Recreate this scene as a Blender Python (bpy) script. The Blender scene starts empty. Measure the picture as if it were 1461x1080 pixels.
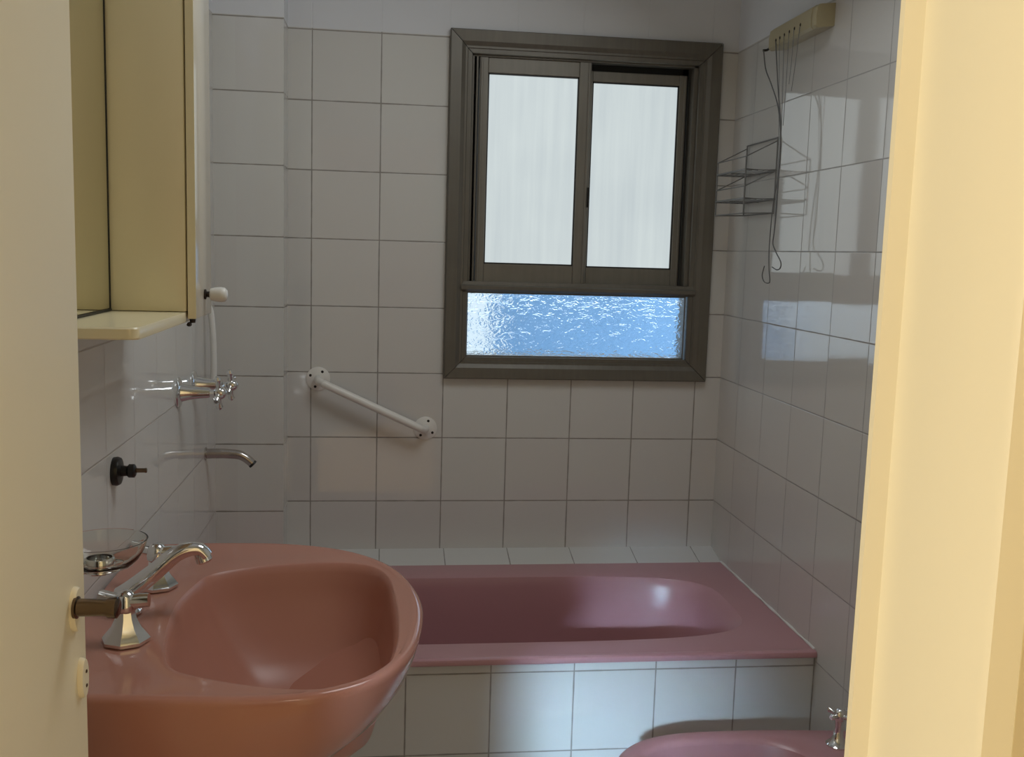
import bpy, bmesh, math, random
from mathutils import Vector, Matrix
random.seed(7)
S = bpy.context.scene
COL = S.collection
PI = math.pi
V = Vector

# ------------------------------------------------------------------ materials
def new_mat(name):
    m = bpy.data.materials.new(name)
    m.use_nodes = True
    nt = m.node_tree
    bsdf = nt.nodes['Principled BSDF']
    return m, nt, bsdf

def N(nt, kind, **kw):
    n = nt.nodes.new(kind)
    for k, v in kw.items():
        setattr(n, k, v)
    return n

def math_node(nt, op, a, b=None, clamp=False):
    n = nt.nodes.new('ShaderNodeMath')
    n.operation = op
    n.use_clamp = clamp
    for i, x in enumerate((a, b)):
        if x is None:
            continue
        if isinstance(x, (int, float)):
            n.inputs[i].default_value = x
        else:
            nt.links.new(x, n.inputs[i])
    return n.outputs[0]

def mix_rgb(nt, fac, a, b):
    n = nt.nodes.new('ShaderNodeMix')
    n.data_type = 'RGBA'
    for sock, x in ((n.inputs['Factor'], fac), (n.inputs[6], a), (n.inputs[7], b)):
        if isinstance(x, (int, float)):
            sock.default_value = x
        elif isinstance(x, tuple):
            sock.default_value = (*x, 1)
        else:
            nt.links.new(x, sock)
    return n.outputs[2]

def simple(name, col, rough=0.4, metal=0.0, ior=1.5, noise=0.04, nscale=6.0, bump=0.0, bscale=40.0, coat=0.0):
    m, nt, b = new_mat(name)
    b.inputs['Roughness'].default_value = rough
    b.inputs['Metallic'].default_value = metal
    b.inputs['IOR'].default_value = ior
    b.inputs['Coat Weight'].default_value = coat
    geo = N(nt, 'ShaderNodeNewGeometry')
    tex = N(nt, 'ShaderNodeTexNoise')
    tex.inputs['Scale'].default_value = nscale
    tex.inputs['Detail'].default_value = 4
    nt.links.new(geo.outputs['Position'], tex.inputs['Vector'])
    lo = tuple(c * (1 - noise) for c in col)
    hi = tuple(min(1, c * (1 + noise)) for c in col)
    nt.links.new(mix_rgb(nt, tex.outputs['Fac'], lo, hi), b.inputs['Base Color'])
    if bump:
        t2 = N(nt, 'ShaderNodeTexNoise')
        t2.inputs['Scale'].default_value = bscale
        nt.links.new(geo.outputs['Position'], t2.inputs['Vector'])
        bp = N(nt, 'ShaderNodeBump')
        bp.inputs['Strength'].default_value = bump
        bp.inputs['Distance'].default_value = 0.004
        nt.links.new(t2.outputs['Fac'], bp.inputs['Height'])
        nt.links.new(bp.outputs['Normal'], b.inputs['Normal'])
    return m

TILE = 0.2
TILE_TOP = 2.08
TILE_COL = (0.70, 0.69, 0.665)
PLASTER_COL = (0.74, 0.75, 0.77)

def tile_material(name, axis, uoff, voff, ztop=TILE_TOP, grout=0.0032, tilt=0.012, ior=1.65, col=TILE_COL, gcol=(0.30, 0.275, 0.245), plain_u=False, gloss=0.06, seed=0.0):
    m, nt, b = new_mat(name)
    L = nt.links
    geo = N(nt, 'ShaderNodeNewGeometry')
    sep = N(nt, 'ShaderNodeSeparateXYZ')
    L.new(geo.outputs['Position'], sep.inputs[0])
    def cell(out, off):
        s = math_node(nt, 'DIVIDE', math_node(nt, 'SUBTRACT', out, off), TILE)
        fr = math_node(nt, 'FRACT', s)
        d = math_node(nt, 'MULTIPLY', math_node(nt, 'MINIMUM', fr, math_node(nt, 'SUBTRACT', 1.0, fr)), TILE)
        return math_node(nt, 'FLOOR', s), d
    iu, du = cell(sep.outputs[axis], uoff)
    iv, dv = cell(sep.outputs[1 if axis == 2 else 2] if axis != 9 else sep.outputs[1], voff)
    d = dv if plain_u else math_node(nt, 'MINIMUM', du, dv)
    # slightly wavering joint
    wob = N(nt, 'ShaderNodeTexNoise')
    wob.inputs['Scale'].default_value = 22
    L.new(geo.outputs['Position'], wob.inputs['Vector'])
    gw = math_node(nt, 'ADD', math_node(nt, 'MULTIPLY', wob.outputs['Fac'], grout * 0.7), grout * 0.15)
    ramp = N(nt, 'ShaderNodeMapRange')
    ramp.interpolation_type = 'SMOOTHSTEP'
    L.new(d, ramp.inputs['Value'])
    L.new(math_node(nt, 'MULTIPLY', gw, 0.6), ramp.inputs['From Min'])
    L.new(math_node(nt, 'MULTIPLY', gw, 1.5), ramp.inputs['From Max'])
    tilef = ramp.outputs[0]                      # 0 in joint, 1 on tile
    comb = N(nt, 'ShaderNodeCombineXYZ')
    L.new(iu, comb.inputs[0]); L.new(iv, comb.inputs[1]); comb.inputs[2].default_value = seed
    wn = N(nt, 'ShaderNodeTexWhiteNoise', noise_dimensions='3D')
    L.new(comb.outputs[0], wn.inputs['Vector'])
    big = N(nt, 'ShaderNodeTexNoise')
    big.inputs['Scale'].default_value = 3.5
    big.inputs['Detail'].default_value = 3
    L.new(geo.outputs['Position'], big.inputs['Vector'])
    f = math_node(nt, 'ADD', math_node(nt, 'MULTIPLY', wn.outputs['Value'], 0.5), math_node(nt, 'MULTIPLY', big.outputs['Fac'], 0.5))
    tcol = mix_rgb(nt, f, tuple(c * k for c, k in zip(col, (0.96, 0.94, 0.935))), tuple(c * k for c, k in zip(col, (1.02, 1.035, 1.02))))
    c1 = mix_rgb(nt, tilef, gcol, tcol)
    rough = math_node(nt, 'SUBTRACT', 0.62, math_node(nt, 'MULTIPLY', tilef, 0.62 - gloss))
    if ztop is not None:
        isp = math_node(nt, 'GREATER_THAN', sep.outputs[2], ztop + 0.004)
        pn = N(nt, 'ShaderNodeTexNoise')
        pn.inputs['Scale'].default_value = 5
        L.new(geo.outputs['Position'], pn.inputs['Vector'])
        pc = mix_rgb(nt, pn.outputs['Fac'], tuple(c * 0.96 for c in PLASTER_COL), tuple(c * 1.02 for c in PLASTER_COL))
        c1 = mix_rgb(nt, isp, c1, pc)
        rough = math_node(nt, 'ADD', rough, math_node(nt, 'MULTIPLY', isp, 0.75), True)
    L.new(c1, b.inputs['Base Color'])
    L.new(rough, b.inputs['Roughness'])
    b.inputs['IOR'].default_value = ior
    # height of joint + glaze waviness
    wav = N(nt, 'ShaderNodeTexNoise')
    wav.inputs['Scale'].default_value = 9
    L.new(geo.outputs['Position'], wav.inputs['Vector'])
    h = math_node(nt, 'ADD', tilef, math_node(nt, 'MULTIPLY', wav.outputs['Fac'], 0.35))
    bp = N(nt, 'ShaderNodeBump')
    bp.inputs['Strength'].default_value = 0.5
    bp.inputs['Distance'].default_value = 0.0012
    L.new(h, bp.inputs['Height'])
    sub = N(nt, 'ShaderNodeVectorMath', operation='SUBTRACT')
    L.new(wn.outputs['Color'], sub.inputs[0]); sub.inputs[1].default_value = (0.5, 0.5, 0.5)
    scl = N(nt, 'ShaderNodeVectorMath', operation='SCALE')
    L.new(sub.outputs[0], scl.inputs[0]); scl.inputs['Scale'].default_value = tilt
    add = N(nt, 'ShaderNodeVectorMath', operation='ADD')
    L.new(bp.outputs['Normal'], add.inputs[0]); L.new(scl.outputs[0], add.inputs[1])
    nrm = N(nt, 'ShaderNodeVectorMath', operation='NORMALIZE')
    L.new(add.outputs[0], nrm.inputs[0])
    L.new(nrm.outputs[0], b.inputs['Normal'])
    return m

SEED_R = 1.0
M = {}
M['tile_back'] = tile_material('tiles back wall', 0, 0.0, 0.08)
M['tile_pillar'] = tile_material('tiles pillar', 0, -0.6, 0.08, plain_u=True)
M['tile_left'] = tile_material('tiles left wall', 1, -0.05, 0.08, ior=1.42, gcol=(0.50, 0.47, 0.43), grout=0.0026)
M['tile_right'] = tile_material('tiles right wall', 1, -0.165, 0.08, ior=1.85, tilt=0.022, seed=SEED_R, gcol=(0.36, 0.345, 0.33), grout=0.0026)
M['tile_bath'] = tile_material('tiles bath front', 0, 0.079, 0.0705, ztop=None, tilt=0.006)
M['tile_ledge'] = tile_material('tiles ledge', 0, 0.012, 0.0, ztop=None, grout=0.0028, gloss=0.45)
M['tile_floor'] = simple('floor tiles', (0.62, 0.60, 0.57), 0.35)
M['plaster'] = simple('white plaster', PLASTER_COL, 0.8, bump=0.15)
M['hall_wall'] = simple('cream hall paint', (0.82, 0.72, 0.48), 0.6, bump=0.1)
M['hall_floor'] = simple('hall floor wood', (0.62, 0.45, 0.29), 0.35)
M['frame_paint'] = simple('cream gloss paint', (0.84, 0.755, 0.51), 0.36, noise=0.025, bump=0.05, bscale=25)
M['door_paint'] = simple('cream door paint', (0.93, 0.83, 0.61), 0.42, noise=0.03, bump=0.05, bscale=18)
M['cabinet'] = simple('cream plastic', (0.90, 0.80, 0.54), 0.24, noise=0.02)
M['cabinet_front'] = simple('pale glossy plastic', (0.70, 0.64, 0.52), 0.12, ior=1.6, noise=0.02)
M['cream_plastic'] = simple('aged cream plastic', (0.44, 0.385, 0.24), 0.4, noise=0.05)
M['pink'] = simple('rose sanitary ceramic', (0.495, 0.224, 0.163), 0.13, ior=1.5, noise=0.03, nscale=4)
M['pink_worn'] = simple('rose ceramic dulled by use', (0.495, 0.224, 0.163), 0.34, ior=1.45, noise=0.03, nscale=4)
M['pink_tub'] = simple('rose enamel', (0.50, 0.262, 0.28), 0.3, ior=1.6, noise=0.03, nscale=4)
M['chrome'] = simple('chrome', (0.80, 0.80, 0.79), 0.09, metal=1.0, noise=0.02)
M['dull_chrome'] = simple('dull chrome', (0.50, 0.46, 0.43), 0.2, metal=1.0, noise=0.05)
M['bronze'] = simple('dark tarnished metal', (0.17, 0.12, 0.08), 0.16, metal=1.0, noise=0.2)
M['black'] = simple('black plastic', (0.008, 0.007, 0.006), 0.35)
M['white_enamel'] = simple('white enamel', (0.86, 0.83, 0.77), 0.3, noise=0.03)
M['caulk'] = simple('white sealant', (0.80, 0.79, 0.77), 0.5)
M['white_plastic'] = simple('white plastic', (0.80, 0.79, 0.75), 0.25, noise=0.02)
M['screw_dark'] = simple('rusty screw', (0.02, 0.012, 0.008), 0.6)
M['wire'] = simple('plastic coated wire', (0.17, 0.17, 0.165), 0.35, noise=0.1, nscale=30)
M['cord'] = simple('grey cord', (0.13, 0.13, 0.13), 0.7)
M['thin_cord'] = simple('nylon cord', (0.20, 0.205, 0.205), 0.5)
M['mirror'] = simple('mirror silver', (0.78, 0.78, 0.70), 0.02, metal=1.0, noise=0.01)
M['seal_shade'] = simple('black seal and gap shade', (0.012, 0.012, 0.012), 0.5)  # seals, and the black put in for shade behind the sashes
M['frost'] = None

def aluminium(name, lo, hi):
    m, nt, b = new_mat(name)
    geo = N(nt, 'ShaderNodeNewGeometry')
    mp = N(nt, 'ShaderNodeMapping')
    mp.inputs['Scale'].default_value = (60, 60, 3)
    nt.links.new(geo.outputs['Position'], mp.inputs['Vector'])
    t = N(nt, 'ShaderNodeTexNoise'); t.inputs['Scale'].default_value = 1.5; t.inputs['Detail'].default_value = 5
    nt.links.new(mp.outputs[0], t.inputs['Vector'])
    t2 = N(nt, 'ShaderNodeTexNoise'); t2.inputs['Scale'].default_value = 9; t2.inputs['Detail'].default_value = 5
    nt.links.new(geo.outputs['Position'], t2.inputs['Vector'])
    f = math_node(nt, 'ADD', math_node(nt, 'MULTIPLY', t.outputs['Fac'], 0.5), math_node(nt, 'MULTIPLY', t2.outputs['Fac'], 0.5))
    nt.links.new(mix_rgb(nt, f, lo, hi), b.inputs['Base Color'])
    b.inputs['Metallic'].default_value = 0.25
    b.inputs['Roughness'].default_value = 0.42
    return m
M['alu'] = aluminium('weathered aluminium', (0.10, 0.089, 0.070), (0.20, 0.183, 0.150))
M['alu_sash'] = aluminium('worn sash aluminium', (0.15, 0.137, 0.110), (0.27, 0.25, 0.21))

def frosted():
    """upper panes: daylight behind frosted glass, faint vertical dirt streaks"""
    m, nt, b = new_mat('frosted lit glass')
    geo = N(nt, 'ShaderNodeNewGeometry')
    mp = N(nt, 'ShaderNodeMapping'); mp.inputs['Scale'].default_value = (46, 1, 2.2)
    nt.links.new(geo.outputs['Position'], mp.inputs['Vector'])
    t = N(nt, 'ShaderNodeTexNoise'); t.inputs['Scale'].default_value = 1.0; t.inputs['Detail'].default_value = 4
    nt.links.new(mp.outputs[0], t.inputs['Vector'])
    t2 = N(nt, 'ShaderNodeTexNoise'); t2.inputs['Scale'].default_value = 4
    nt.links.new(geo.outputs['Position'], t2.inputs['Vector'])
    f = math_node(nt, 'ADD', math_node(nt, 'MULTIPLY', t.outputs['Fac'], 0.6), math_node(nt, 'MULTIPLY', t2.outputs['Fac'], 0.4))
    mr = N(nt, 'ShaderNodeMapRange'); mr.inputs['From Min'].default_value = 0.3; mr.inputs['From Max'].default_value = 0.7
    nt.links.new(f, mr.inputs['Value'])
    c = mix_rgb(nt, mr.outputs[0], (0.60, 0.675, 0.70), (0.72, 0.80, 0.80))
    nt.links.new(c, b.inputs['Emission Color'])
    b.inputs['Emission Strength'].default_value = 0.635
    b.inputs['Base Color'].default_value = (0.05, 0.055, 0.055, 1)
    b.inputs['Roughness'].default_value = 0.45
    return m
M['frost'] = frosted()

def rippled_glass():
    m, nt, b = new_mat('rippled cathedral glass')
    b.inputs['Base Color'].default_value = (0.93, 0.97, 1.0, 1)
    b.inputs['Transmission Weight'].default_value = 1.0
    b.inputs['Roughness'].default_value = 0.10
    b.inputs['IOR'].default_value = 1.45
    geo = N(nt, 'ShaderNodeNewGeometry')
    mp = N(nt, 'ShaderNodeMapping'); mp.inputs['Rotation'].default_value = (0, 0.5, 0); mp.inputs['Scale'].default_value = (1, 1, 1.9)
    nt.links.new(geo.outputs['Position'], mp.inputs['Vector'])
    t = N(nt, 'ShaderNodeTexNoise'); t.inputs['Scale'].default_value = 30; t.inputs['Detail'].default_value = 1.5; t.inputs['Distortion'].default_value = 2.6
    nt.links.new(mp.outputs[0], t.inputs['Vector'])
    bp = N(nt, 'ShaderNodeBump'); bp.inputs['Strength'].default_value = 0.55; bp.inputs['Distance'].default_value = 0.0068
    nt.links.new(t.outputs['Fac'], bp.inputs['Height'])
    nt.links.new(bp.outputs['Normal'], b.inputs['Normal'])
    return m
M['ripple'] = rippled_glass()

def clear_glass():
    m, nt, b = new_mat('clear dish glass')
    b.inputs['Base Color'].default_value = (0.93, 0.94, 0.90, 1)
    b.inputs['Transmission Weight'].default_value = 1.0
    b.inputs['Roughness'].default_value = 0.02
    b.inputs['IOR'].default_value = 1.3
    return m
M['glass'] = clear_glass()

# ------------------------------------------------------------------ mesh helpers
def link(name, bm, mat, parent=None, smooth=None, normals=True):
    if normals:
        bmesh.ops.recalc_face_normals(bm, faces=bm.faces)
    if smooth is not None:
        ang = math.radians(smooth)
        for f in bm.faces:
            f.smooth = True
        for e in bm.edges:
            if len(e.link_faces) == 2 and e.calc_face_angle(0) > ang:
                e.smooth = False
    me = bpy.data.meshes.new(name)
    bm.to_mesh(me); bm.free()
    for x in (mat if isinstance(mat, (list, tuple)) else [mat]):
        me.materials.append(x)
    o = bpy.data.objects.new(name, me)
    COL.objects.link(o)
    if parent is not None:
        o.parent = parent
        o.matrix_parent_inverse = Matrix.Translation(-V(parent.location))
    return o

def empty(name, loc, label, cat, group=None):
    o = bpy.data.objects.new(name, None)
    COL.objects.link(o)
    o.location = loc
    o.empty_display_size = 0.05
    o['label'] = label; o['category'] = cat
    if group: o['group'] = group
    return o

def struct(o, label, cat):
    o['kind'] = 'structure'; o['label'] = label; o['category'] = cat
    return o

def box(bm, x0, x1, y0, y1, z0, z1, bev=0.0, seg=2):
    vs = [bm.verts.new(p) for p in ((x0, y0, z0), (x1, y0, z0), (x1, y1, z0), (x0, y1, z0), (x0, y0, z1), (x1, y0, z1), (x1, y1, z1), (x0, y1, z1))]
    fs = [bm.faces.new([vs[i] for i in q]) for q in ((0, 3, 2, 1), (4, 5, 6, 7), (0, 1, 5, 4), (1, 2, 6, 5), (2, 3, 7, 6), (3, 0, 4, 7))]
    if bev:
        es = list({e for f in fs for e in f.edges})
        bmesh.ops.bevel(bm, geom=es, offset=bev, segments=seg, profile=0.5, affect='EDGES')

def loft(bm, rings, cap0=True, cap1=True, closed=True):
    vr = [[bm.verts.new(p) for p in r] for r in rings]
    n = len(rings[0])
    for a, b in zip(vr, vr[1:]):
        for i in range(n if closed else n - 1):
            j = (i + 1) % n
            bm.faces.new((a[i], a[j], b[j], b[i]))
    if cap0: bm.faces.new(list(reversed(vr[0])))
    if cap1: bm.faces.new(vr[-1])

def frame_axes(t):
    t = t.normalized()
    up = V((0, 0, 1)) if abs(t.z) < 0.9 else V((1, 0, 0))
    a = t.cross(up).normalized()
    return a, t.cross(a).normalized()

def tube(bm, pts, r, seg=12, caps=True, flat=1.0):
    pts = [V(p) for p in pts]
    rs = r if isinstance(r, (list, tuple)) else [r] * len(pts)
    rings = []
    a = None
    for i, p in enumerate(pts):
        t = (pts[min(i + 1, len(pts) - 1)] - pts[max(i - 1, 0)]).normalized()
        if a is None:
            a, b = frame_axes(t)
        else:
            a = (a - t * a.dot(t)).normalized()
            b = t.cross(a).normalized()
        rings.append([p + (a * math.cos(2 * PI * k / seg) + b * math.sin(2 * PI * k / seg) * flat) * rs[i] for k in range(seg)])
    loft(bm, rings, caps, caps)

def lathe(bm, base, axis, prof, seg=28, cap0=True, cap1=True):
    """prof: list of (height along axis, radius)"""
    base = V(base); t = V(axis).normalized()
    a, b = frame_axes(t)
    rings = [[base + t * h + (a * math.cos(2 * PI * k / seg) + b * math.sin(2 * PI * k / seg)) * max(r, 1e-4) for k in range(seg)] for h, r in prof]
    loft(bm, rings, cap0, cap1)

def ball(bm, c, r, seg=16):
    lathe(bm, V(c) - V((0, 0, r)), (0, 0, 1), [(r - r * math.cos(PI * i / 10), r * math.sin(PI * i / 10)) for i in range(11)], seg, False, False)

def spline(pts, n=8, closed=False):
    pts = [V(p) for p in pts]
    out = []
    m = len(pts)
    for i in range(m if closed else m - 1):
        if closed:
            p0, p1, p2, p3 = pts[i - 1], pts[i], pts[(i + 1) % m], pts[(i + 2) % m]
        else:
            p0, p1, p2, p3 = pts[max(i - 1, 0)], pts[i], pts[i + 1], pts[min(i + 2, m - 1)]
        for k in range(n):
            t = k / n
            out.append(0.5 * ((2 * p1) + (p2 - p0) * t + (2 * p0 - 5 * p1 + 4 * p2 - p3) * t * t + (3 * p1 - p0 - 3 * p2 + p3) * t ** 3))
    if not closed:
        out.append(pts[-1])
    return out

def ray_outline(poly, c, angles):
    """distance from c to closed polygon poly (2-D) along each angle"""
    out = []
    for a in angles:
        d = (math.cos(a), math.sin(a)); best = None
        for i in range(len(poly)):
            x1, y1 = poly[i][0] - c[0], poly[i][1] - c[1]
            x2, y2 = poly[(i + 1) % len(poly)][0] - c[0], poly[(i + 1) % len(poly)][1] - c[1]
            ex, ey = x2 - x1, y2 - y1
            den = d[0] * ey - d[1] * ex
            if abs(den) < 1e-12: continue
            t = (x1 * ey - y1 * ex) / den
            s = (x1 * d[1] - y1 * d[0]) / den
            if t > 0 and -1e-9 <= s <= 1 + 1e-9 and (best is None or t > best):
                best = t
        out.append((c[0] + d[0] * best, c[1] + d[1] * best))
    return out

def lerp2(a, b, t):
    return [(p[0] + (q[0] - p[0]) * t, p[1] + (q[1] - p[1]) * t) for p, q in zip(a, b)]

def ring3(r, z):
    return [V((p[0], p[1], z)) for p in r]

def inset(r, c, d):
    out = []
    for p in r:
        l = math.hypot(p[0] - c[0], p[1] - c[1])
        k = max(l - d, 1e-3) / l
        out.append((c[0] + (p[0] - c[0]) * k, c[1] + (p[1] - c[1]) * k))
    return out

# ------------------------------------------------------------------ dimensions
XL, XR = -0.262, 1.282          # left and right bathroom walls
YF = -2.524                      # inner face of the wall with the doorway
CEIL = 2.62
WX0, WX1, WZ0, WZ1 = 0.400, 1.2275, 1.068, 2.103   # window outside size

# ------------------------------------------------------------------ room shell
def boxes_obj(name, bl, mat, label, cat):
    bm = bmesh.new()
    for b in bl:
        box(bm, *b)
    return struct(link(name, bm, mat, normals=False), label, cat)

boxes_obj('wall_back', [(-0.5, WX0 + 0.02, 0, 0.14, 0, CEIL), (WX1 - 0.02, 1.6, 0, 0.14, 0, CEIL),
                        (WX0 + 0.02, WX1 - 0.02, 0, 0.14, 0, WZ0 + 0.02), (WX0 + 0.02, WX1 - 0.02, 0, 0.14, WZ1 - 0.02, CEIL)],
          M['tile_back'], 'back wall of square off-white tiles with bare plaster above', 'wall')
boxes_obj('wall_pillar', [(XL, -0.069, -0.12, 0.0, 0, CEIL)], M['tile_pillar'],
          'narrow tiled pillar filling the left back corner', 'wall')
boxes_obj('wall_left', [(XL - 0.14, XL, -2.64, 0.0, 0, CEIL)], M['tile_left'],
          'left wall of off-white tiles behind the washbasin', 'wall')
boxes_obj('wall_right', [(XR, XR + 0.14, -2.64, 0.0, 0, CEIL)], M['tile_right'],
          'right wall of glossy tiles mirroring the window', 'wall')
HX0, HX1, HY = -3.4, 0.85, -6.2
boxes_obj('wall_front', [(HX0, -0.20, -2.632, YF, 0, CEIL), (0.518, XR + 0.14, -2.622, YF, 0, CEIL), (-0.20, 0.518, -2.622, YF, 2.06, CEIL)],
          M['hall_wall'], 'cream wall around the doorway', 'wall')
boxes_obj('floor', [(XL - 0.14, XR + 0.14, -2.64, 0.14, -0.1, 0)], M['tile_floor'], 'bathroom floor tiles', 'floor')
boxes_obj('ceiling', [(XL - 0.14, XR + 0.14, -2.64, 0.14, CEIL, CEIL + 0.1)], M['plaster'], 'white bathroom ceiling', 'ceiling')
boxes_obj('floor_hall', [(HX0, HX1, HY, -2.64, -0.1, 0)], M['hall_floor'], 'hall floor outside the bathroom', 'floor')
boxes_obj('ceiling_hall', [(HX0, HX1, HY, -2.64, CEIL, CEIL + 0.1)], M['plaster'], 'hall ceiling', 'ceiling')
boxes_obj('wall_hall_right', [(HX1, HX1 + 0.1, HY, -2.622, 0, CEIL)], M['hall_wall'], 'cream right wall of the hall', 'wall')
boxes_obj('wall_hall_left', [(HX0 - 0.1, HX0, HY, -2.524, 0, CEIL)], M['hall_wall'], 'cream left wall of the hall', 'wall')
boxes_obj('wall_hall_back', [(HX0, HX1, HY - 0.1, HY, 0, CEIL)], simple('dark brown wall', (0.30, 0.24, 0.18), 0.7), 'brown far wall of the hall', 'wall')  # unseen; darkened to cut the light reaching the bathroom back wall

# tiled ledge behind the bath
bm = bmesh.new()
pr = [(0.0, 0.527), (-0.010, 0.525), (-0.104, 0.506), (-0.104, 0.47), (0.0, 0.47)]
loft(bm, [[V((x, y, z)) for y, z in pr] for x in (-0.069, XR)])
struct(link('trim_1', bm, M['tile_ledge']), 'tiled ledge between the back wall and the bath', 'ledge')
# bath front
boxes_obj('wall_bath', [(XL, XR, -0.812, -0.785, 0, 0.4895)], M['tile_bath'], 'tiled panel closing the front of the bath', 'wall')
# sealant bead between bath and right wall
bm = bmesh.new()
tube(bm, [(XR - 0.001, -0.105 - 0.035 * i, 0.5085 + 0.0006 * math.sin(i * 2.1)) for i in range(21)], [0.0032 + 0.0012 * math.sin(i * 1.7) for i in range(21)], 8)
struct(link('trim_2', bm, M['caulk'], smooth=50), 'white sealant bead along the right edge of the bath', 'sealant')

# outside walls, sun and shade put into the white and blue colours
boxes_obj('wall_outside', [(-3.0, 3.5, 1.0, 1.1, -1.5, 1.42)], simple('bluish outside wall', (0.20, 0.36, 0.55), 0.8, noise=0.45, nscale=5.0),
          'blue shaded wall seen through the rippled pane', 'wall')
boxes_obj('wall_outside_left', [(-1.5, 0.635, 0.80, 1.0, -1.5, 1.42)], simple('sunlit white outside wall', (0.93, 0.93, 0.90), 0.8),
          'white outside wall at the left of the rippled pane', 'wall')

# ------------------------------------------------------------------ window
def mitre_frame(bm, x0, x1, z0, z1, prof, gap=0.0011):
    n = len(prof)
    def P(side, end, d, y):
        # end 0/1 along the side, mitred
        a, b, c, e = x0 + d, x1 - d, z0 + d, z1 - d
        if side == 0: return V((a + (gap if end == 0 else 0) * 0 + (gap if end == 0 else -gap), y, c)) if end == 0 else V((b - gap, y, c))
        if side == 1: return V((b, y, c + gap)) if end == 0 else V((b, y, e - gap))
        if side == 2: return V((b - gap, y, e)) if end == 0 else V((a + gap, y, e))
        return V((a, y, e - gap)) if end == 0 else V((a, y, c + gap))
    for s in range(4):
        loft(bm, [[P(s, e, d, y) for d, y in prof] for e in (0, 1)])

win = bpy.data.objects.new('window_1', None)
COL.objects.link(win)
win.location = (0.81, 0, WZ0)
struct(win, 'grey metal window with two frosted sliding panes and a rippled lower pane', 'window')
bm = bmesh.new()
mitre_frame(bm, WX0, WX1, WZ0, WZ1, [(0, 0.003), (0, -0.020), (0.003, -0.024), (0.034, -0.022), (0.046, -0.014), (0.052, -0.014), (0.054, -0.011), (0.066, -0.011), (0.068, -0.008), (0.068, 0.09), (0.022, 0.09), (0.022, 0.003)])
link('window_frame', bm, M['alu'], win, smooth=25)
# transom between sliding part and fixed pane
bm = bmesh.new()
pr = [(-0.016, 1.338), (-0.022, 1.342), (-0.022, 1.352), (-0.014, 1.356), (-0.012, 1.366), (0.06, 1.366), (0.06, 1.334), (-0.010, 1.334)]
loft(bm, [[V((x, y, z)) for y, z in pr] for x in (WX0 + 0.048, WX1 - 0.050)])
link('transom', bm, M['alu'], win, smooth=25)
# side liner grooves
bm = bmesh.new()
for x0, x1 in ((0.468, 0.474), (0.480, 0.486), (1.146, 1.160)):
    box(bm, x0, x1, 0.0, 0.075, 1.366, 2.036, 0.001, 1)
box(bm, 0.468, 1.160, 0.0, 0.02, 2.030, 2.036, 0.001, 1)
link('track', bm, M['alu'], win, smooth=25)
bm = bmesh.new()
box(bm, 0.462, 0.494, 0.060, 0.076, 1.360, 2.040)
box(bm, 1.128, 1.165, 0.060, 0.076, 1.360, 2.040)
box(bm, 0.462, 1.165, 0.060, 0.076, 2.004, 2.042)
link('track_recess_shade', bm, M['seal_shade'], win)  # black strips stand in for the shade in the sash gaps

def sash(name, gx0, gx1, gz0, gz1, sx0, sx1, sz0, sz1, y):
    bm = bmesh.new()
    # stiles and rails around the glass
    box(bm, sx0, gx0, y, y + 0.022, sz0, sz1, 0.002, 1)
    box(bm, gx1, sx1, y, y + 0.022, sz0, sz1, 0.002, 1)
    box(bm, gx0 - 0.001, gx1 + 0.001, y + 0.003, y + 0.020, sz0, gz0, 0.002, 1)
    box(bm, gx0 - 0.001, gx1 + 0.001, y + 0.003, y + 0.020, gz1, sz1, 0.002, 1)
    # raised ribs on the stiles
    for xa in (sx0 + 0.004, sx1 - 0.010):
        box(bm, xa, xa + 0.006, y - 0.004, y + 0.004, sz0 + 0.004, sz1 - 0.004, 0.001, 1)
    o = link(name, bm, M['alu_sash'], win, smooth=25)
    bm = bmesh.new()
    s = 0.0035
    box(bm, gx0, gx0 + s, y + 0.004, y + 0.012, gz0, gz1); box(bm, gx1 - s, gx1, y + 0.004, y + 0.012, gz0, gz1)
    box(bm, gx0, gx1, y + 0.004, y + 0.012, gz0, gz0 + s); box(bm, gx0, gx1, y + 0.004, y + 0.012, gz1 - s, gz1)
    link('seal', bm, M['seal_shade'], o)
    bm = bmesh.new()
    box(bm, gx0, gx1, y + 0.010, y + 0.014, gz0, gz1)
    link('pane', bm, M['frost'], o)
    return o
s1 = sash('sash', 0.5165, 0.7920, 1.4205, 1.9850, 0.490, 0.829, 1.362, 2.033, 0.004)
s2 = sash('sash', 0.8400, 1.1120, 1.4170, 1.9800, 0.800, 1.136, 1.362, 2.012, 0.034)
bm = bmesh.new()
box(bm, 0.829, 0.834, 0.000, 0.012, 1.60, 1.66, 0.001, 1)
link('latch', bm, M['black'], s1)
bm = bmesh.new()
box(bm, 0.462, 1.163, 0.006, 0.012, 1.130, 1.336)
link('lower_pane', bm, M['ripple'], win)
bm = bmesh.new()
for b in ((0.466, 0.470, 1.134, 1.334), (1.150, 1.154, 1.134, 1.334), (0.466, 1.154, 1.334 - 0.004, 1.335), (0.466, 1.154, 1.134, 1.140)):
    box(bm, b[0], b[1], -0.006, 0.006, b[2], b[3], 0.0008, 1)
link('glazing_bead', bm, M['alu'], win)

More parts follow.
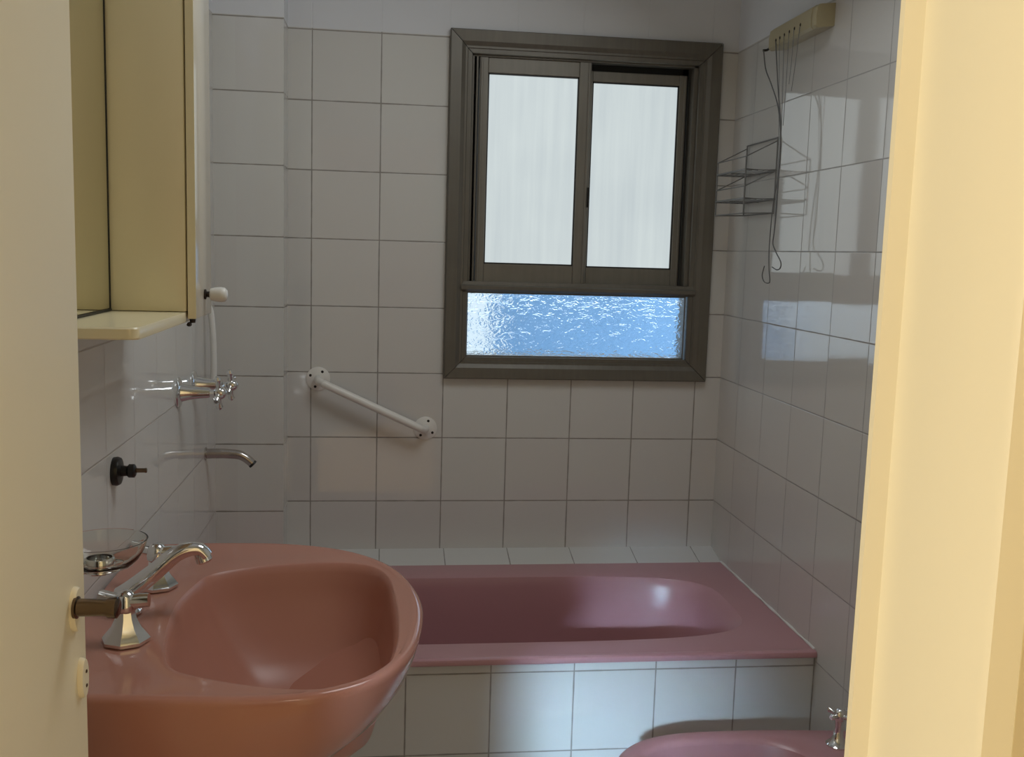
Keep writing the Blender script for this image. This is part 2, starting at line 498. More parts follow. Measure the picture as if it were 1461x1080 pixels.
# ------------------------------------------------------------------ door frame + door
bm = bmesh.new()
def jamb(sgn, xi):
    """profile in (depth into wall from the opening face xi, Y), extruded up; sgn=+1 right jamb"""
    pr = [(0.0, YF), (0.0, -2.529), (0.010, -2.532), (0.0105, -2.628), (0.0125, -2.632), (0.028, -2.632), (0.030, -2.630), (0.030, -2.60), (0.040, -2.60), (0.040, YF)]
    loft(bm, [[V((xi + sgn * d, y, z)) for d, y in pr] for z in (0.0, 2.06)])
jamb(1, 0.490)
jamb(-1, -0.170)
box(bm, -0.21, 0.53, -2.632, YF, 2.03, 2.08, 0.002, 1)
struct(link('trim_3', bm, M['frame_paint'], smooth=30), 'bright cream door frame at the right edge of the doorway', 'door frame')

door = None
bm = bmesh.new()
HXD, HYD = -0.158, -2.520          # hinge side of visible face
EX, EY = -0.120, -1.880            # free edge of visible face
dv = V((EX - HXD, EY - HYD, 0)).normalized()
nv = V((dv.y, -dv.x, 0))           # towards the room (+X)
dl = math.hypot(EX - HXD, EY - HYD)
o0 = V((HXD, HYD, 0))
T_ = 0.036
def dpt(s, n, z): return o0 + dv * s + nv * n + V((0, 0, z))
prof = [(0, 0), (dl - 0.003, 0), (dl, -0.003), (dl, -T_), (0, -T_)]
loft(bm, [[dpt(s, n, z) for s, n in prof] for z in (0.012, 2.02)])
door = struct(link('door_1', bm, M['door_paint'], smooth=30), 'open cream bathroom door seen nearly edge on at left', 'door')
# handle plate
def plate(name, s, z, hw, hh, mat, lift=0.004):
    bm = bmesh.new()
    outl = [(hw * math.cos(2 * PI * k / 36), hh * math.sin(2 * PI * k / 36)) for k in range(36)]
    rings = [[dpt(s + a * f, n, z + b * f) for a, b in outl] for f, n in ((1.0, 0.0), (1.0, lift * 0.5), (0.93, lift), (0.5, lift * 1.1))]
    loft(bm, rings)
    return link(name, bm, mat, door, smooth=40)
sH = (V((-0.122, -1.909, 0)) - o0).dot(dv)
plate('handle_plate', sH - 0.006, 1.045, 0.016, 0.026, M['door_paint'], 0.006)
kp = plate('keyhole_plate', sH + 0.008, 0.958, 0.011, 0.024, M['door_paint'], 0.006)
bm = bmesh.new()
for dz in (0.008, -0.009):
    lathe(bm, dpt(sH + 0.008, 0.005, 0.958 + dz), nv, [(0, 0.0022), (0.0022, 0.0022), (0.0028, 0.001)], 10)
link('screw', bm, M['bronze'], kp)
bm = bmesh.new()
c = dpt(sH - 0.014, 0.004, 1.050)
lathe(bm, c, nv, [(0, 0.0125), (0.003, 0.0125), (0.004, 0.010), (0.034, 0.0095), (0.037, 0.0115), (0.046, 0.012), (0.048, 0.009)], 24)
link('door_handle', bm, M['bronze'], door, smooth=35)

# ------------------------------------------------------------------ bath
ANG = sorted([2 * PI * k / 160 for k in range(160)])
bc = (0.52, -0.468)
XB0, XB1, YB0, YB1 = XL + 0.001, XR - 0.001, -0.800, -0.105
rect = [(XB0, YB0), (XB1, YB0), (XB1, YB1), (XB0, YB1)]
angT = sorted(ANG + [math.atan2(p[1] - bc[1], p[0] - bc[0]) % (2 * PI) for p in rect])
outer = ray_outline(rect, bc, angT)
def superell(a, b, n, k=400):
    return [(bc[0] + a * math.copysign(abs(math.cos(t)) ** (2 / n), math.cos(t)), bc[1] + b * math.copysign(abs(math.sin(t)) ** (2 / n), math.sin(t))) for t in [2 * PI * i / k for i in range(k)]]
op = ray_outline(superell(0.662, 0.247, 4.2), bc, angT)
bath = empty('bathtub', (0.5, -0.45, 0), 'rose pink built-in bathtub under the window', 'bathtub')
bm = bmesh.new()
DZ = 0.507
rings = [ring3(outer, 0.496), ring3(outer, DZ - 0.002), ring3(inset(outer, bc, 0.003), DZ), ring3(lerp2(outer, op, 0.85), DZ), ring3(op, DZ - 0.0025)]
loft(bm, rings, False, False)
# rolled front lip
lp = [(-0.7975, DZ - 0.004), (-0.7985, DZ + 0.0004), (-0.803, DZ + 0.0012), (-0.812, DZ + 0.0018), (-0.8185, DZ - 0.001), (-0.821, DZ - 0.006), (-0.8205, 0.494), (-0.814, 0.4905), (-0.7975, 0.4925)]
loft(bm, [[V((x, y, z)) for y, z in lp] for x in (XB0, XB1)])
link('rim', bm, M['pink_tub'], bath, smooth=32)
bm = bmesh.new()
rings = []
for z, s, sx in ((DZ - 0.0025, 1.0, 0), (DZ - 0.008, 0.992, 0), (DZ - 0.03, 0.975, 0), (0.40, 0.955, 0), (0.28, 0.925, -0.0), (0.20, 0.89, -0.0), (0.165, 0.84, 0), (0.148, 0.76, 0), (0.14, 0.55, 0), (0.138, 0.02, 0)):
    rr = [(bc[0] + (p[0] - bc[0]) * (s if p[0] < bc[0] else max(s * 0.5, s - (1 - s) * 1.0)), bc[1] + (p[1] - bc[1]) * s) for p in op]
    rings.append(ring3(rr, z))
loft(bm, rings, False, True)
link('basin', bm, M['pink_tub'], bath, smooth=60)

# ------------------------------------------------------------------ washbasin
sc_ = (0.085, -1.425)
out_pts = [(XL + 0.002, -1.05), (-0.14, -1.036), (0.0, -1.040), (0.105, -1.068), (0.180, -1.118), (0.236, -1.190), (0.272, -1.285), (0.290, -1.40), (0.284, -1.52), (0.262, -1.625), (0.215, -1.706), (0.145, -1.750), (0.06, -1.763), (-0.05, -1.755), (-0.16, -1.742), (XL + 0.002, -1.732)]
sp = spline([V((x, y, 0)) for x, y in out_pts], 10)
poly_o = [(p.x, p.y) for p in sp]
bowl_pts = [(-0.104, -1.55), (-0.116, -1.46), (-0.119, -1.37), (-0.108, -1.292), (-0.088, -1.232), (-0.02, -1.192), (0.07, -1.172), (0.15, -1.172), (0.205, -1.20), (0.233, -1.262), (0.244, -1.36), (0.249, -1.47), (0.245, -1.58), (0.228, -1.662), (0.19, -1.708), (0.13, -1.727), (0.05, -1.712), (-0.03, -1.678), (-0.078, -1.640)]
sp = spline([V((x, y, 0)) for x, y in bowl_pts], 10, True)
poly_b = [(p.x, p.y) for p in sp]
angS = sorted([2 * PI * k / 200 for k in range(200)] + [math.atan2(p[1] - sc_[1], p[0] - sc_[0]) % (2 * PI) for p in (poly_o[0], poly_o[-1])])
ro = ray_outline(poly_o, sc_, angS)
rb = ray_outline(poly_b, sc_, angS)
wb = empty('washbasin', (XL, -1.40, 0.5), 'rose pink ceramic washbasin fixed to the left wall', 'washbasin')
bm = bmesh.new()
rings = []
ac = (XL, -1.40)
def body(sx, sy):
    return [(ac[0] + (p[0] - ac[0]) * sx, ac[1] + (p[1] - ac[1]) * sy) for p in ro]
for z, sx, sy in ((0.560, 0.22, 0.34), (0.585, 0.27, 0.40), (0.615, 0.36, 0.50), (0.650, 0.505, 0.665), (0.690, 0.69, 0.82), (0.725, 0.84, 0.92), (0.760, 0.915, 0.955), (0.800, 0.967, 0.98), (0.832, 0.990, 0.993), (0.848, 0.998, 0.998)):
    rings.append(ring3(body(sx, sy), z))
rings.append(ring3(inset(ro, sc_, 0.001), 0.854))
rings.append(ring3(inset(ro, sc_, 0.005), 0.859))
rings.append(ring3(inset(ro, sc_, 0.011), 0.861))
rings.append(ring3(inset(ro, sc_, 0.020), 0.8595))
rings.append(ring3(lerp2(ro, rb, 0.7), 0.8575))
rings.append(ring3(lerp2(ro, rb, 0.93), 0.8585))
rings.append(ring3(rb, 0.8575))
loft(bm, rings, True, False)
link('basin_body', bm, M['pink'], wb, smooth=50)
bm = bmesh.new()
rings = [ring3(rb, 0.8575), ring3(inset(rb, sc_, 0.004), 0.854), ring3(inset(rb, sc_, 0.010), 0.842)]
for z, s, dx in ((0.815, 0.935, 0.002), (0.780, 0.875, 0.005), (0.745, 0.79, 0.010), (0.705, 0.69, 0.016), (0.675, 0.54, 0.022), (0.660, 0.34, 0.024), (0.655, 0.12, 0.024), (0.654, 0.02, 0.024)):
    rings.append(ring3([(sc_[0] + dx + (p[0] - sc_[0]) * s, sc_[1] + (p[1] - sc_[1]) * s) for p in rb], z))
loft(bm, rings, False, True)
link('bowl', bm, M['pink_worn'], wb, smooth=70)
bm = bmesh.new()
def ped(rx, ry, z, dx=0.0):
    return [V((-0.150 + dx + rx * math.cos(2 * PI * k / 40), -1.40 + ry * math.sin(2 * PI * k / 40), z)) for k in range(40)]
loft(bm, [ped(0.100, 0.110, 0.0), ped(0.098, 0.107, 0.02), ped(0.080, 0.085, 0.10), ped(0.072, 0.076, 0.35), ped(0.080, 0.086, 0.50), ped(0.085, 0.095, 0.572)])
link('pedestal', bm, M['pink'], wb, smooth=50)

# ------------------------------------------------------------------ washbasin faucet
DECK = 0.8602
fau = empty('basin_faucet', (-0.17, -1.42, DECK), 'chrome two-handle faucet on the pink washbasin', 'faucet')
def oct_cone(name, c):
    bm = bmesh.new()
    lathe(bm, c, (0, 0, 1), [(0, 0.035), (0.005, 0.0355), (0.010, 0.032), (0.022, 0.022), (0.036, 0.0155), (0.048, 0.0135)], 8)
    o = link(name, bm, M['chrome'], fau, smooth=20)
    bm = bmesh.new()
    lathe(bm, V(c) + V((0, 0, 0.046)), (0, 0, 1), [(0, 0.013), (0.004, 0.0165), (0.010, 0.017), (0.024, 0.015), (0.031, 0.009), (0.033, 0.002)], 24)
    p = V(c) + V((0, 0, 0.062))
    tube(bm, [p + V((0.004, -0.004, 0)), p + V((0.020, 0.0, 0.0)), p + V((0.034, 0.0, 0.001))], [0.010, 0.0115, 0.0105], 14)
    tube(bm, [p, p + V((-0.020, 0.010, 0.001)), p + V((-0.040, 0.020, 0.002))], [0.010, 0.009, 0.009], 14)
    link('handle', bm, M['chrome'], fau, smooth=35)
    return o
oct_cone('valve_base', (-0.160, -1.545, DECK - 0.0005))
oct_cone('valve_base', (-0.168, -1.300, DECK - 0.0005))
bm = bmesh.new()
lathe(bm, (-0.192, -1.425, DECK - 0.0005), (0, 0, 1), [(0, 0.026), (0.004, 0.026), (0.008, 0.022), (0.024, 0.019), (0.03, 0.012)], 28)
path = spline([(-0.196, -1.425, 0.886), (-0.176, -1.425, 0.901), (-0.145, -1.422, 0.926), (-0.116, -1.418, 0.951), (-0.094, -1.415, 0.961), (-0.076, -1.412, 0.960), (-0.066, -1.410, 0.949)], 6)
n = len(path)
tube(bm, path, [0.0235 - 0.0085 * min(1, i / (n * 0.75)) for i in range(n)], 20, True, 0.75)
lathe(bm, (-0.0740, -1.4110, 0.956), (0.35, 0, -1), [(0, 0.0125), (0.016, 0.0135), (0.019, 0.0105)], 18)
link('spout', bm, M['chrome'], fau, smooth=40)

# ------------------------------------------------------------------ soap dish over the washbasin
sd = empty('soap_dish', (XL, -1.56, 0.98), 'clear glass soap dish in a chrome wall ring above the washbasin', 'soap dish')
bm = bmesh.new()
c = V((-0.186, -1.56, 0.978))
pr = [(0.004, 0.018), (0.0, 0.030), (0.004, 0.040), (0.014, 0.050), (0.026, 0.057), (0.040, 0.0615), (0.0425, 0.0625), (0.0425, 0.0600), (0.028, 0.055), (0.016, 0.0475), (0.008, 0.036), (0.006, 0.018)]
lathe(bm, c, (0, 0, 1), pr, 40)
link('dish', bm, M['glass'], sd, smooth=40)
bm = bmesh.new()
lathe(bm, c - V((0.006, 0, 0.006)), (0, 0, 1), [(0, 0.020), (0.002, 0.022), (0.020, 0.022), (0.022, 0.0205), (0.022, 0.018), (0.003, 0.017)], 30)
link('ring', bm, M['chrome'], sd, smooth=40)
bm = bmesh.new()
tube(bm, spline([(XL, -1.56, 0.965), (-0.235, -1.56, 0.968), (-0.205, -1.56, 0.978)], 5), 0.006, 12)
lathe(bm, (XL, -1.56, 0.965), (1, 0, 0), [(0, 0.020), (0.004, 0.020), (0.007, 0.014)], 24)
link('bracket', bm, M['chrome'], sd, smooth=40)

# ------------------------------------------------------------------ mirror cabinet
cab = empty('medicine_cabinet', (XL, -1.36, 1.32), 'cream mirror cabinet with shelf on the left wall', 'cabinet')
CB, CT = 1.3385, 2.24
bm = bmesh.new()
box(bm, XL, -0.1195, -1.270, -1.112, CB, CT, 0.0025, 2)
link('cabinet_box', bm, M['cabinet'], cab, smooth=30)
bm = bmesh.new()
box(bm, -0.1175, -0.1035, -1.270, -1.112, 1.326, CT - 0.004, 0.003, 2)
dr = link('door', bm, [M['cabinet_front']], cab, smooth=30)
bm = bmesh.new()
box(bm, -0.1165, -0.1030, -1.2712, -1.2695, 1.327, CT - 0.005)
link('door_edge', bm, M['cabinet'], dr)
bm = bmesh.new()
lathe(bm, (-0.1038, -1.185, 1.3655), (1, 0, 0), [(0, 0.009), (0.003, 0.009), (0.004, 0.005), (0.010, 0.0055)], 16)
link('knob_base', bm, M['screw_dark'], dr, smooth=40)
bm = bmesh.new()
lathe(bm, (-0.0945, -1.185, 1.3655), (1, 0, 0), [(0, 0.006), (0.002, 0.011), (0.010, 0.0128), (0.020, 0.0138), (0.027, 0.0125), (0.031, 0.008), (0.032, 0.001)], 20)
link('knob', bm, M['white_plastic'], dr, smooth=50)
bm = bmesh.new()
lathe(bm, (-0.1105, -1.262, 1.3195), (0, 0, 1), [(0, 0.0045), (0.006, 0.0055)], 12)
lathe(bm, (-0.1155, -1.275, 1.317), (0, 1, 0), [(0, 0.003), (0.010, 0.0042), (0.014, 0.002)], 12)
link('hinge_pin', bm, M['screw_dark'], dr)
# back board + mirror
bm = bmesh.new()
box(bm, -0.2485, -0.2435, -1.2742, -1.2702, 1.3390, CT - 0.004)
box(bm, -0.2445, -0.2415, -1.613, -1.2745, 1.3385, 1.3420)
link('mirror_seam', bm, M['seal_shade'], cab)
bm = bmesh.new()
box(bm, XL, -0.2485, -1.615, -1.271, 1.339, CT, 0.001, 1)
link('back_board', bm, M['cabinet'], cab)
bm = bmesh.new()
box(bm, -0.2485, -0.2445, -1.613, -1.2745, 1.3425, CT - 0.004, 0.0006, 1)
link('mirror', bm, M['mirror'], cab)
bm = bmesh.new()
r = 0.016
outl = [(XL, -1.612), (-0.120 - r, -1.612)] + [(-0.120 - r + r * math.sin(t), -1.612 + r - r * math.cos(t)) for t in [PI / 2 * k / 6 for k in range(1, 7)]] + [(-0.120, -1.112), (XL, -1.112)]
e = 0.0025
cc = (-0.19, -1.36)
loft(bm, [ring3(inset(outl, cc, e), 1.3205), ring3(outl, 1.3225), ring3(outl, 1.3355), ring3(inset(outl, cc, e), 1.3378)])
link('shelf', bm, M['cabinet'], cab, smooth=30)

# ------------------------------------------------------------------ wall fittings on the left wall
vb = empty('wall_mounted_valve', (XL, -1.206, 1.044), 'black handleless valve on the left wall above the washbasin', 'valve')
bm = bmesh.new()
lathe(bm, (XL, -1.206, 1.044), (1, 0, 0), [(0, 0.0255), (0.007, 0.0265), (0.012, 0.024), (0.014, 0.012)], 28)
link('flange', bm, M['black'], vb, smooth=40)
bm = bmesh.new()
lathe(bm, (XL + 0.010, -1.206, 1.0445), (1, 0, 0), [(0, 0.0105), (0.014, 0.0095), (0.017, 0.0125), (0.026, 0.0125), (0.029, 0.008)], 12)
link('valve_body', bm, M['black'], vb, smooth=30)
bm = bmesh.new()
lathe(bm, (XL + 0.036, -1.206, 1.0455), (1, 0, 0), [(0, 0.0042), (0.018, 0.0042), (0.0205, 0.0048), (0.022, 0.003)], 12)
link('spindle', bm, M['bronze'], vb, smooth=40)

def bath_tap(y, z, label):
    t = empty('wall_mounted_tap', (XL, y, z), label, 'tap', 'cross-handle taps over the bath')
    bm = bmesh.new()
    lathe(bm, (XL, y, z), (1, 0, 0), [(0, 0.036), (0.003, 0.0365), (0.006, 0.034), (0.010, 0.022), (0.03, 0.0165), (0.055, 0.0135), (0.074, 0.0115)], 28)
    link('bell', bm, M['chrome'], t, smooth=35)
    bm = bmesh.new()
    x0 = XL + 0.072
    lathe(bm, (x0, y, z), (1, 0, 0), [(0, 0.008), (0.012, 0.009), (0.016, 0.014), (0.030, 0.015), (0.036, 0.012), (0.040, 0.007), (0.042, 0.001)], 20)
    a0 = 0.35
    for k in range(4):
        a = a0 + k * PI / 2
        d = V((0, math.cos(a), math.sin(a)))
        p = V((x0 + 0.022, y, z))
        tube(bm, [p + d * 0.010, p + d * 0.026, p + d * 0.036, p + d * 0.043], [0.0064, 0.0056, 0.0088, 0.005], 12)
    link('cross_handle', bm, M['chrome'], t, smooth=40)
    return t
bath_tap(-0.640, 1.106, 'chrome cross-handle bath tap on the left wall, the one nearer the washbasin')
bath_tap(-0.455, 1.100, 'chrome cross-handle bath tap on the left wall, the one nearer the corner pillar')

sp_ = empty('shower_pipe', (XL, -0.32, 1.07), 'thin white pipe running up the left wall above the bath taps', 'pipe')
bm = bmesh.new()
tube(bm, spline([(XL + 0.004, -0.30, 1.068), (XL + 0.022, -0.30, 1.078), (XL + 0.027, -0.30, 1.12), (XL + 0.026, -0.30, 1.20), (XL + 0.020, -0.30, 1.275), (XL + 0.008, -0.30, 1.296), (XL, -0.30, 1.298)], 6), 0.0085, 14)
link('tube', bm, M['white_plastic'], sp_, smooth=50)
bm = bmesh.new()
lathe(bm, (XL, -0.30, 1.068), (1, 0, 0), [(0, 0.016), (0.003, 0.016), (0.006, 0.010)], 20)
link('elbow_collar', bm, M['white_plastic'], sp_, smooth=40)

bs = empty('bath_spout', (XL, -0.285, 0.885), 'chrome bath spout sticking out of the left wall over the bath', 'spout')
bm = bmesh.new()
path = spline([(XL, -0.285, 0.886), (XL + 0.04, -0.285, 0.887), (XL + 0.085, -0.285, 0.884), (XL + 0.104, -0.285, 0.877), (XL + 0.118, -0.285, 0.866), (XL + 0.128, -0.285, 0.856)], 5)
n = len(path)
tube(bm, path, [0.0140 - 0.0028 * i / n for i in range(n)], 18)
link('spout_tube', bm, M['dull_chrome'], bs, smooth=40)
bm = bmesh.new()
d = V((0.7, 0, -0.7)).normalized()
lathe(bm, V((XL + 0.124, -0.285, 0.860)), d, [(0, 0.0118), (0.006, 0.0125), (0.007, 0.0095)], 18)
link('nozzle', bm, M['black'], bs, smooth=40)
bm = bmesh.new()
lathe(bm, (XL, -0.285, 0.886), (1, 0, 0), [(0, 0.018), (0.003, 0.018), (0.005, 0.014)], 24)
link('flange', bm, M['dull_chrome'], bs, smooth=40)

# ------------------------------------------------------------------ grab bar on the back wall
gb = empty('grab_bar', (0.02, 0, 1.06), 'white slanted grab bar screwed to the back wall tiles', 'grab bar')
A, B_ = V((0.022, 0, 1.060)), V((0.348, 0, 0.910))
bm = bmesh.new()
u = (B_ - A).normalized()
pth = spline([A + V((0, 0.0, 0)), A + V((0, -0.030, 0)) + u * 0.003, A + V((0, -0.046, 0)) + u * 0.020, A + V((0, -0.050, 0)) + u * 0.05,
              B_ + V((0, -0.050, 0)) - u * 0.05, B_ + V((0, -0.046, 0)) - u * 0.020, B_ + V((0, -0.030, 0)) - u * 0.003, B_], 6)
tube(bm, pth, 0.0118, 18)
link('bar', bm, M['white_enamel'], gb, smooth=50)
for c, angs in ((A, (60, 250, 155)), (B_, (70, 235, 330))):
    bm = bmesh.new()
    lathe(bm, c, (0, -1, 0), [(0, 0.036), (0.003, 0.036), (0.006, 0.030), (0.008, 0.020), (0.010, 0.014)], 32)
    fl = link('flange', bm, M['white_enamel'], gb, smooth=40)
    for a in angs:
        bm = bmesh.new()
        p = c + V((math.cos(math.radians(a)) * 0.025, -0.0055, math.sin(math.radians(a)) * 0.025))
        lathe(bm, p, (0, -1, 0), [(0, 0.0042), (0.002, 0.0042), (0.003, 0.002)], 12)
        link('screw', bm, M['screw_dark'], fl)

# ------------------------------------------------------------------ clothesline
cl = empty('clothesline', (XR, -0.52, 2.02), 'cream retractable clothesline box with hanging cords high on the right wall', 'clothesline')
bm = bmesh.new()
xf = 1.231
pr = [(XR, 2.018), (xf + 0.006, 2.012), (xf, 2.018), (xf - 0.001, 2.040), (xf + 0.002, 2.062), (xf + 0.012, 2.070), (XR, 2.074)]
def cl_ring(y, k):
    return [V((XR - (XR - x) * k, y, 2.043 + (z - 2.043) * (0.55 + 0.45 * k))) for x, z in pr]
loft(bm, [cl_ring(-0.365, 0.55), cl_ring(-0.372, 0.85), cl_ring(-0.385, 1.0), cl_ring(-0.655, 1.0)])
link('housing', bm, M['cream_plastic'], cl, smooth=30)
bm = bmesh.new()
loft(bm, [cl_ring(-0.6555, 0.97), cl_ring(-0.668, 0.97), cl_ring(-0.674, 0.90)])
link('end_cap', bm, M['cream_plastic'], cl, smooth=30)
ys = [-0.435, -0.462, -0.492, -0.524, -0.556, -0.592]
for i, y in enumerate(ys):
    bm = bmesh.new()
    lathe(bm, (xf + 0.001, y, 2.030 + 0.0012 * i), (-1, 0, 0), [(0, 0.0042), (0.0022, 0.0042), (0.003, 0.0025)], 10)
    link('outlet', bm, M['screw_dark'], cl)
bm = bmesh.new()
tube(bm, [(xf + 0.008, -0.372, 2.022), (xf + 0.004, -0.362, 2.019), (xf - 0.006, -0.358, 2.018)], 0.0035, 8)
link('hook', bm, M['black'], cl)
gx = 1.226
def cord(pts, r, mat, n=8):
    bm = bmesh.new()
    tube(bm, spline(pts, n), r, 6)
    link('cord', bm, mat, cl, smooth=80)
cord([(gx, -0.362, 2.017), (gx, -0.385, 1.965), (gx, -0.43, 1.92), (gx, -0.478, 1.868), (gx, -0.505, 1.82), (gx, -0.520, 1.76), (gx, -0.522, 1.60), (gx, -0.516, 1.53), (gx, -0.512, 1.50), (gx, -0.535, 1.478), (gx, -0.572, 1.452), (gx, -0.570, 1.436), (gx, -0.547, 1.432), (gx, -0.518, 1.438)], 0.0016, M['cord'])
cord([(gx + 0.004, -0.435, 2.028), (gx + 0.002, -0.462, 1.95), (gx, -0.490, 1.875), (gx + 0.001, -0.514, 1.80), (gx + 0.002, -0.520, 1.70), (gx, -0.497, 1.60), (gx, -0.488, 1.50), (gx, -0.494, 1.44), (gx, -0.506, 1.405), (gx, -0.500, 1.396), (gx, -0.468, 1.398), (gx, -0.450, 1.415), (gx, -0.462, 1.44)], 0.0015, M['cord'])
cord([(gx + 0.003, -0.462, 2.029), (gx + 0.003, -0.475, 1.94), (gx + 0.002, -0.488, 1.87), (gx + 0.001, -0.512, 1.70), (gx + 0.001, -0.512, 1.52)], 0.0008, M['thin_cord'])
for y, y2, z2 in ((-0.492, -0.520, 1.72), (-0.524, -0.526, 1.80), (-0.556, -0.548, 1.90), (-0.592, -0.566, 1.88)):
    cord([(gx + 0.003, y, 2.031), (gx + 0.003, (y + y2) / 2 - 0.002, (2.03 + z2) / 2), (gx + 0.002, y2, z2)], 0.0008, M['thin_cord'])

# ------------------------------------------------------------------ wire rack on the right wall
wr = empty('wire_rack', (XR, -0.26, 1.58), 'two-tier wire shower rack on the right wall beside the window', 'rack')
xo, xi = 1.190, 1.2765
yf, yn = -0.140, -0.375
bm = bmesh.new()
def wire(pts, r=0.0018):
    tube(bm, pts, r, 8)
for y in (yf, yn):
    wire([(xi, y, 1.585), (xi, y, 1.788)], 0.0022)
for z in (1.788, 1.585):
    wire([(xi, yf, z), (xi, yn, z)], 0.0022)
link('back_frame', bm, M['wire'], wr, smooth=60)
def tier(z, ztop):
    bm_ = bmesh.new()
    global bm
    bm = bm_
    wire([(xi, yf, z), (xo, yf, z), (xo, yn, z), (xi, yn, z), (xi, yf, z)], 0.0030)
    for k in range(1, 5):
        x = xo + (xi - xo) * k / 5
        wire([(x, yf, z - 0.002), (x, yn, z - 0.002)], 0.0012)
    wire([(xi, (yf + yn) / 2, z - 0.003), (xo, (yf + yn) / 2, z - 0.003)], 0.0014)
    o = link('tier', bm, M['wire'], wr, smooth=60)
    bm = bmesh.new()
    wire([(xi, yf, ztop + 0.045), (xo, yf, ztop), (xo, yn, ztop), (xi, yn, ztop + 0.045)], 0.0016)
    for y in (yf, yn):
        wire([(xo, y, z), (xo, y, ztop)], 0.0016)
    link('guard_rail', bm, M['wire'], o, smooth=60)
tier(1.700, 1.735)
tier(1.622, 1.655)
bm = bmesh.new()
wire([(xi, yf, 1.585), (xo, yf, 1.582), (xo, yn, 1.582), (xi, yn, 1.585)], 0.0018)
for y in (yf, yn):
    wire([(xo, y, 1.582), (xo, y, 1.735)], 0.0020)
link('front_frame', bm, M['wire'], wr, smooth=60)

# ------------------------------------------------------------------ bidet
bd = empty('bidet', (1.02, -1.165, 0), 'rose pink bidet against the right wall, beyond the doorway', 'bidet')
cb = (0.955, -1.165)
pts = [(XR - 0.002, -1.010), (1.20, -1.000), (1.08, -0.988), (0.95, -0.985), (0.86, -0.993), (0.785, -1.020), (0.732, -1.070), (0.708, -1.125), (0.703, -1.165), (0.708, -1.205), (0.732, -1.260), (0.785, -1.310), (0.86, -1.337), (0.95, -1.345), (1.08, -1.342), (1.20, -1.330), (XR - 0.002, -1.320)]
sp = spline([V((x, y, 0)) for x, y in pts], 8)
po = [(p.x, p.y) for p in sp]
angB = sorted([2 * PI * k / 160 for k in range(160)] + [math.atan2(p[1] - cb[1], p[0] - cb[0]) % (2 * PI) for p in (po[0], po[-1])])
bo = ray_outline(po, cb, angB)
bi = ray_outline([(cb[0] + 0.198 * math.copysign(abs(math.cos(t)) ** (2 / 2.6), math.cos(t)), cb[1] + 0.133 * math.copysign(abs(math.sin(t)) ** (2 / 2.6), math.sin(t))) for t in [2 * PI * i / 300 for i in range(300)]], cb, angB)
bm = bmesh.new()
ab = (1.06, -1.165)
def bsc(s, sx=None):
    return [(min(XR - 0.002, ab[0] + (p[0] - ab[0]) * (sx or s)), ab[1] + (p[1] - ab[1]) * s) for p in bo]
rings = [ring3(bsc(0.62), 0.0), ring3(bsc(0.60), 0.03), ring3(bsc(0.56), 0.12), ring3(bsc(0.66), 0.20), ring3(bsc(0.82), 0.27), ring3(bsc(0.94), 0.33), ring3(bsc(0.985), 0.37), ring3(bo, 0.385), ring3(inset(bo, cb, 0.003), 0.396), ring3(inset(bo, cb, 0.012), 0.402), ring3(lerp2(bo, bi, 0.6), 0.401), ring3(lerp2(bo, bi, 0.92), 0.396), ring3(bi, 0.389)]
loft(bm, rings, True, False)
link('bidet_body', bm, M['pink_tub'], bd, smooth=60)
bm = bmesh.new()
rings = [ring3(bi, 0.389)] + [ring3([(cb[0] + (p[0] - cb[0]) * s, cb[1] + (p[1] - cb[1]) * s) for p in bi], z) for z, s in ((0.375, 0.965), (0.34, 0.91), (0.30, 0.82), (0.27, 0.66), (0.255, 0.45), (0.25, 0.03))]
loft(bm, rings, False, True)
link('bowl', bm, M['pink_tub'], bd, smooth=70)

bt = empty('bidet_tap', (1.222, -1.075, 0.401), 'small chrome cross-handle tap on the bidet by the right wall', 'tap')
bm = bmesh.new()
lathe(bm, (1.222, -1.075, 0.4005), (0, 0, 1), [(0, 0.026), (0.004, 0.026), (0.010, 0.018), (0.022, 0.011), (0.045, 0.009), (0.058, 0.010)], 24)
link('tap_base', bm, M['chrome'], bt, smooth=30)
bm = bmesh.new()
lathe(bm, (1.222, -1.075, 0.456), (0, 0, 1), [(0, 0.008), (0.006, 0.013), (0.018, 0.013), (0.026, 0.010), (0.030, 0.003)], 18)
for k in range(4):
    a = 0.5 + k * PI / 2
    d = V((math.cos(a), math.sin(a), 0.12))
    p = V((1.222, -1.075, 0.469))
    tube(bm, [p + d * 0.010, p + d * 0.020, p + d * 0.027, p + d * 0.031], [0.0056, 0.0048, 0.0068, 0.004], 12)
link('cross_handle', bm, M['chrome'], bt, smooth=40)

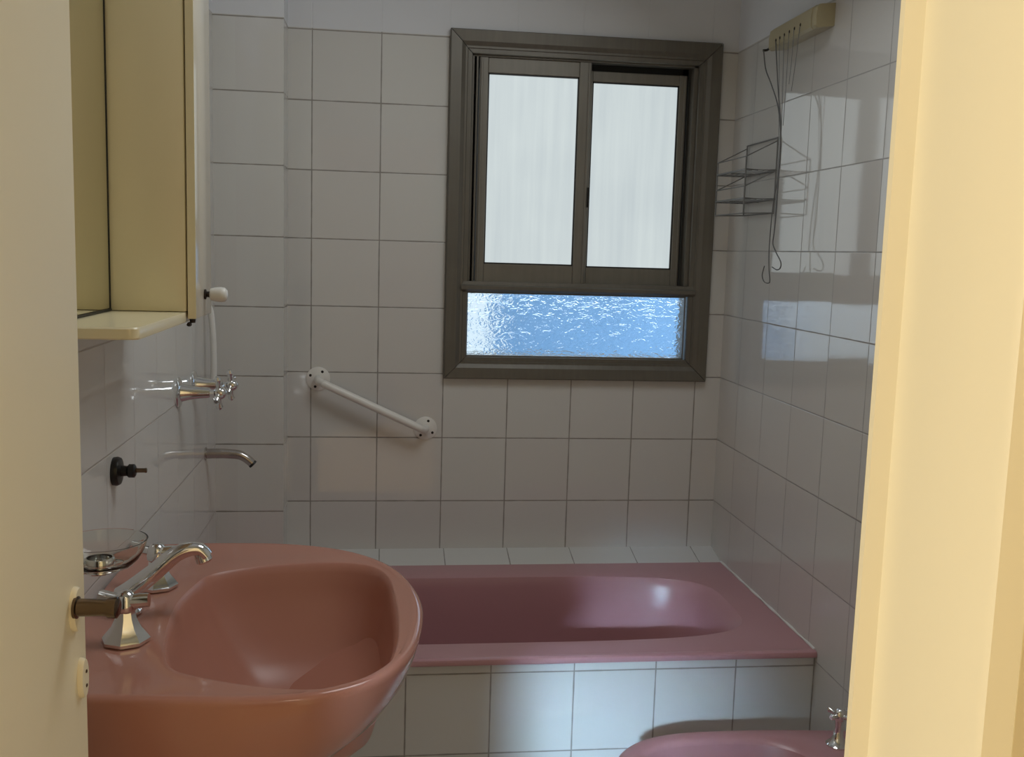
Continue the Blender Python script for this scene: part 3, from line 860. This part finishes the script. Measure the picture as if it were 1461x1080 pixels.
# ------------------------------------------------------------------ lights
def area(name, loc, target, sx, sy, power, col):
    l = bpy.data.lights.new(name, 'AREA')
    l.shape = 'RECTANGLE'; l.size = sx; l.size_y = sy; l.energy = power; l.color = col
    o = bpy.data.objects.new(name, l)
    COL.objects.link(o)
    o.location = loc
    o.rotation_euler = (V(target) - V(loc)).to_track_quat('-Z', 'Y').to_euler()
    o['category'] = 'light'; o['label'] = 'daylight and lamp light of the hall, with an added bathroom fill'
    return o
hd = area('hall_daylight', (-1.48, -5.90, 2.10), (0.70, -0.815, 0.31), 0.30, 0.22, 0.82, (0.52, 0.76, 1.0))
hd.data.spread = math.radians(9)
area('hall_window', (-3.35, -3.75, 1.45), (0.5, -3.2, 1.2), 1.3, 1.5, 76, (1.0, 0.97, 0.90))
area('hall_lamp', (0.42, -3.08, 2.59), (0.42, -3.08, 0), 0.35, 0.30, 3.2, (1.0, 0.90, 0.74))
area('bathroom_fill', (0.74, -1.15, 2.42), (-0.10, -1.25, 1.0), 0.62, 0.62, 5.0, (0.92, 0.97, 1.0))  # added unseen fill light that lifts the brightness of the bathroom

w = bpy.data.worlds.new('sky')
S.world = w
w.use_nodes = True
bg = w.node_tree.nodes['Background']
bg.inputs[0].default_value = (0.72, 0.86, 1.0, 1)
bg.inputs[1].default_value = 1.75

# ------------------------------------------------------------------ camera
cam = bpy.data.cameras.new('camera')
co = bpy.data.objects.new('camera', cam)
COL.objects.link(co)
yaw, pit, rol = 1.28413006e-01, 1.26107578e-01, -2.96065583e-02
f_px = 1423.84
cam.sensor_fit = 'HORIZONTAL'
cam.sensor_width = 36
cam.lens = f_px / 1461 * 36
cam.clip_start = 0.02
fw = V((math.sin(yaw) * math.cos(pit), math.cos(yaw) * math.cos(pit), -math.sin(pit)))
rt = V((math.cos(yaw), -math.sin(yaw), 0))
dn = fw.cross(rt)
r2 = rt * math.cos(rol) + dn * math.sin(rol)
d2 = -rt * math.sin(rol) + dn * math.cos(rol)
mw = Matrix((( r2.x, -d2.x, -fw.x, 0.22004), (r2.y, -d2.y, -fw.y, -3.04613), (r2.z, -d2.z, -fw.z, 1.45754), (0, 0, 0, 1)))
co.matrix_world = mw
S.camera = co
S.view_settings.view_transform = 'Standard'
S.view_settings.look = 'None'
S.view_settings.exposure = 0.45
S.view_settings.gamma = 1.0
S.view_settings.use_curve_mapping = False
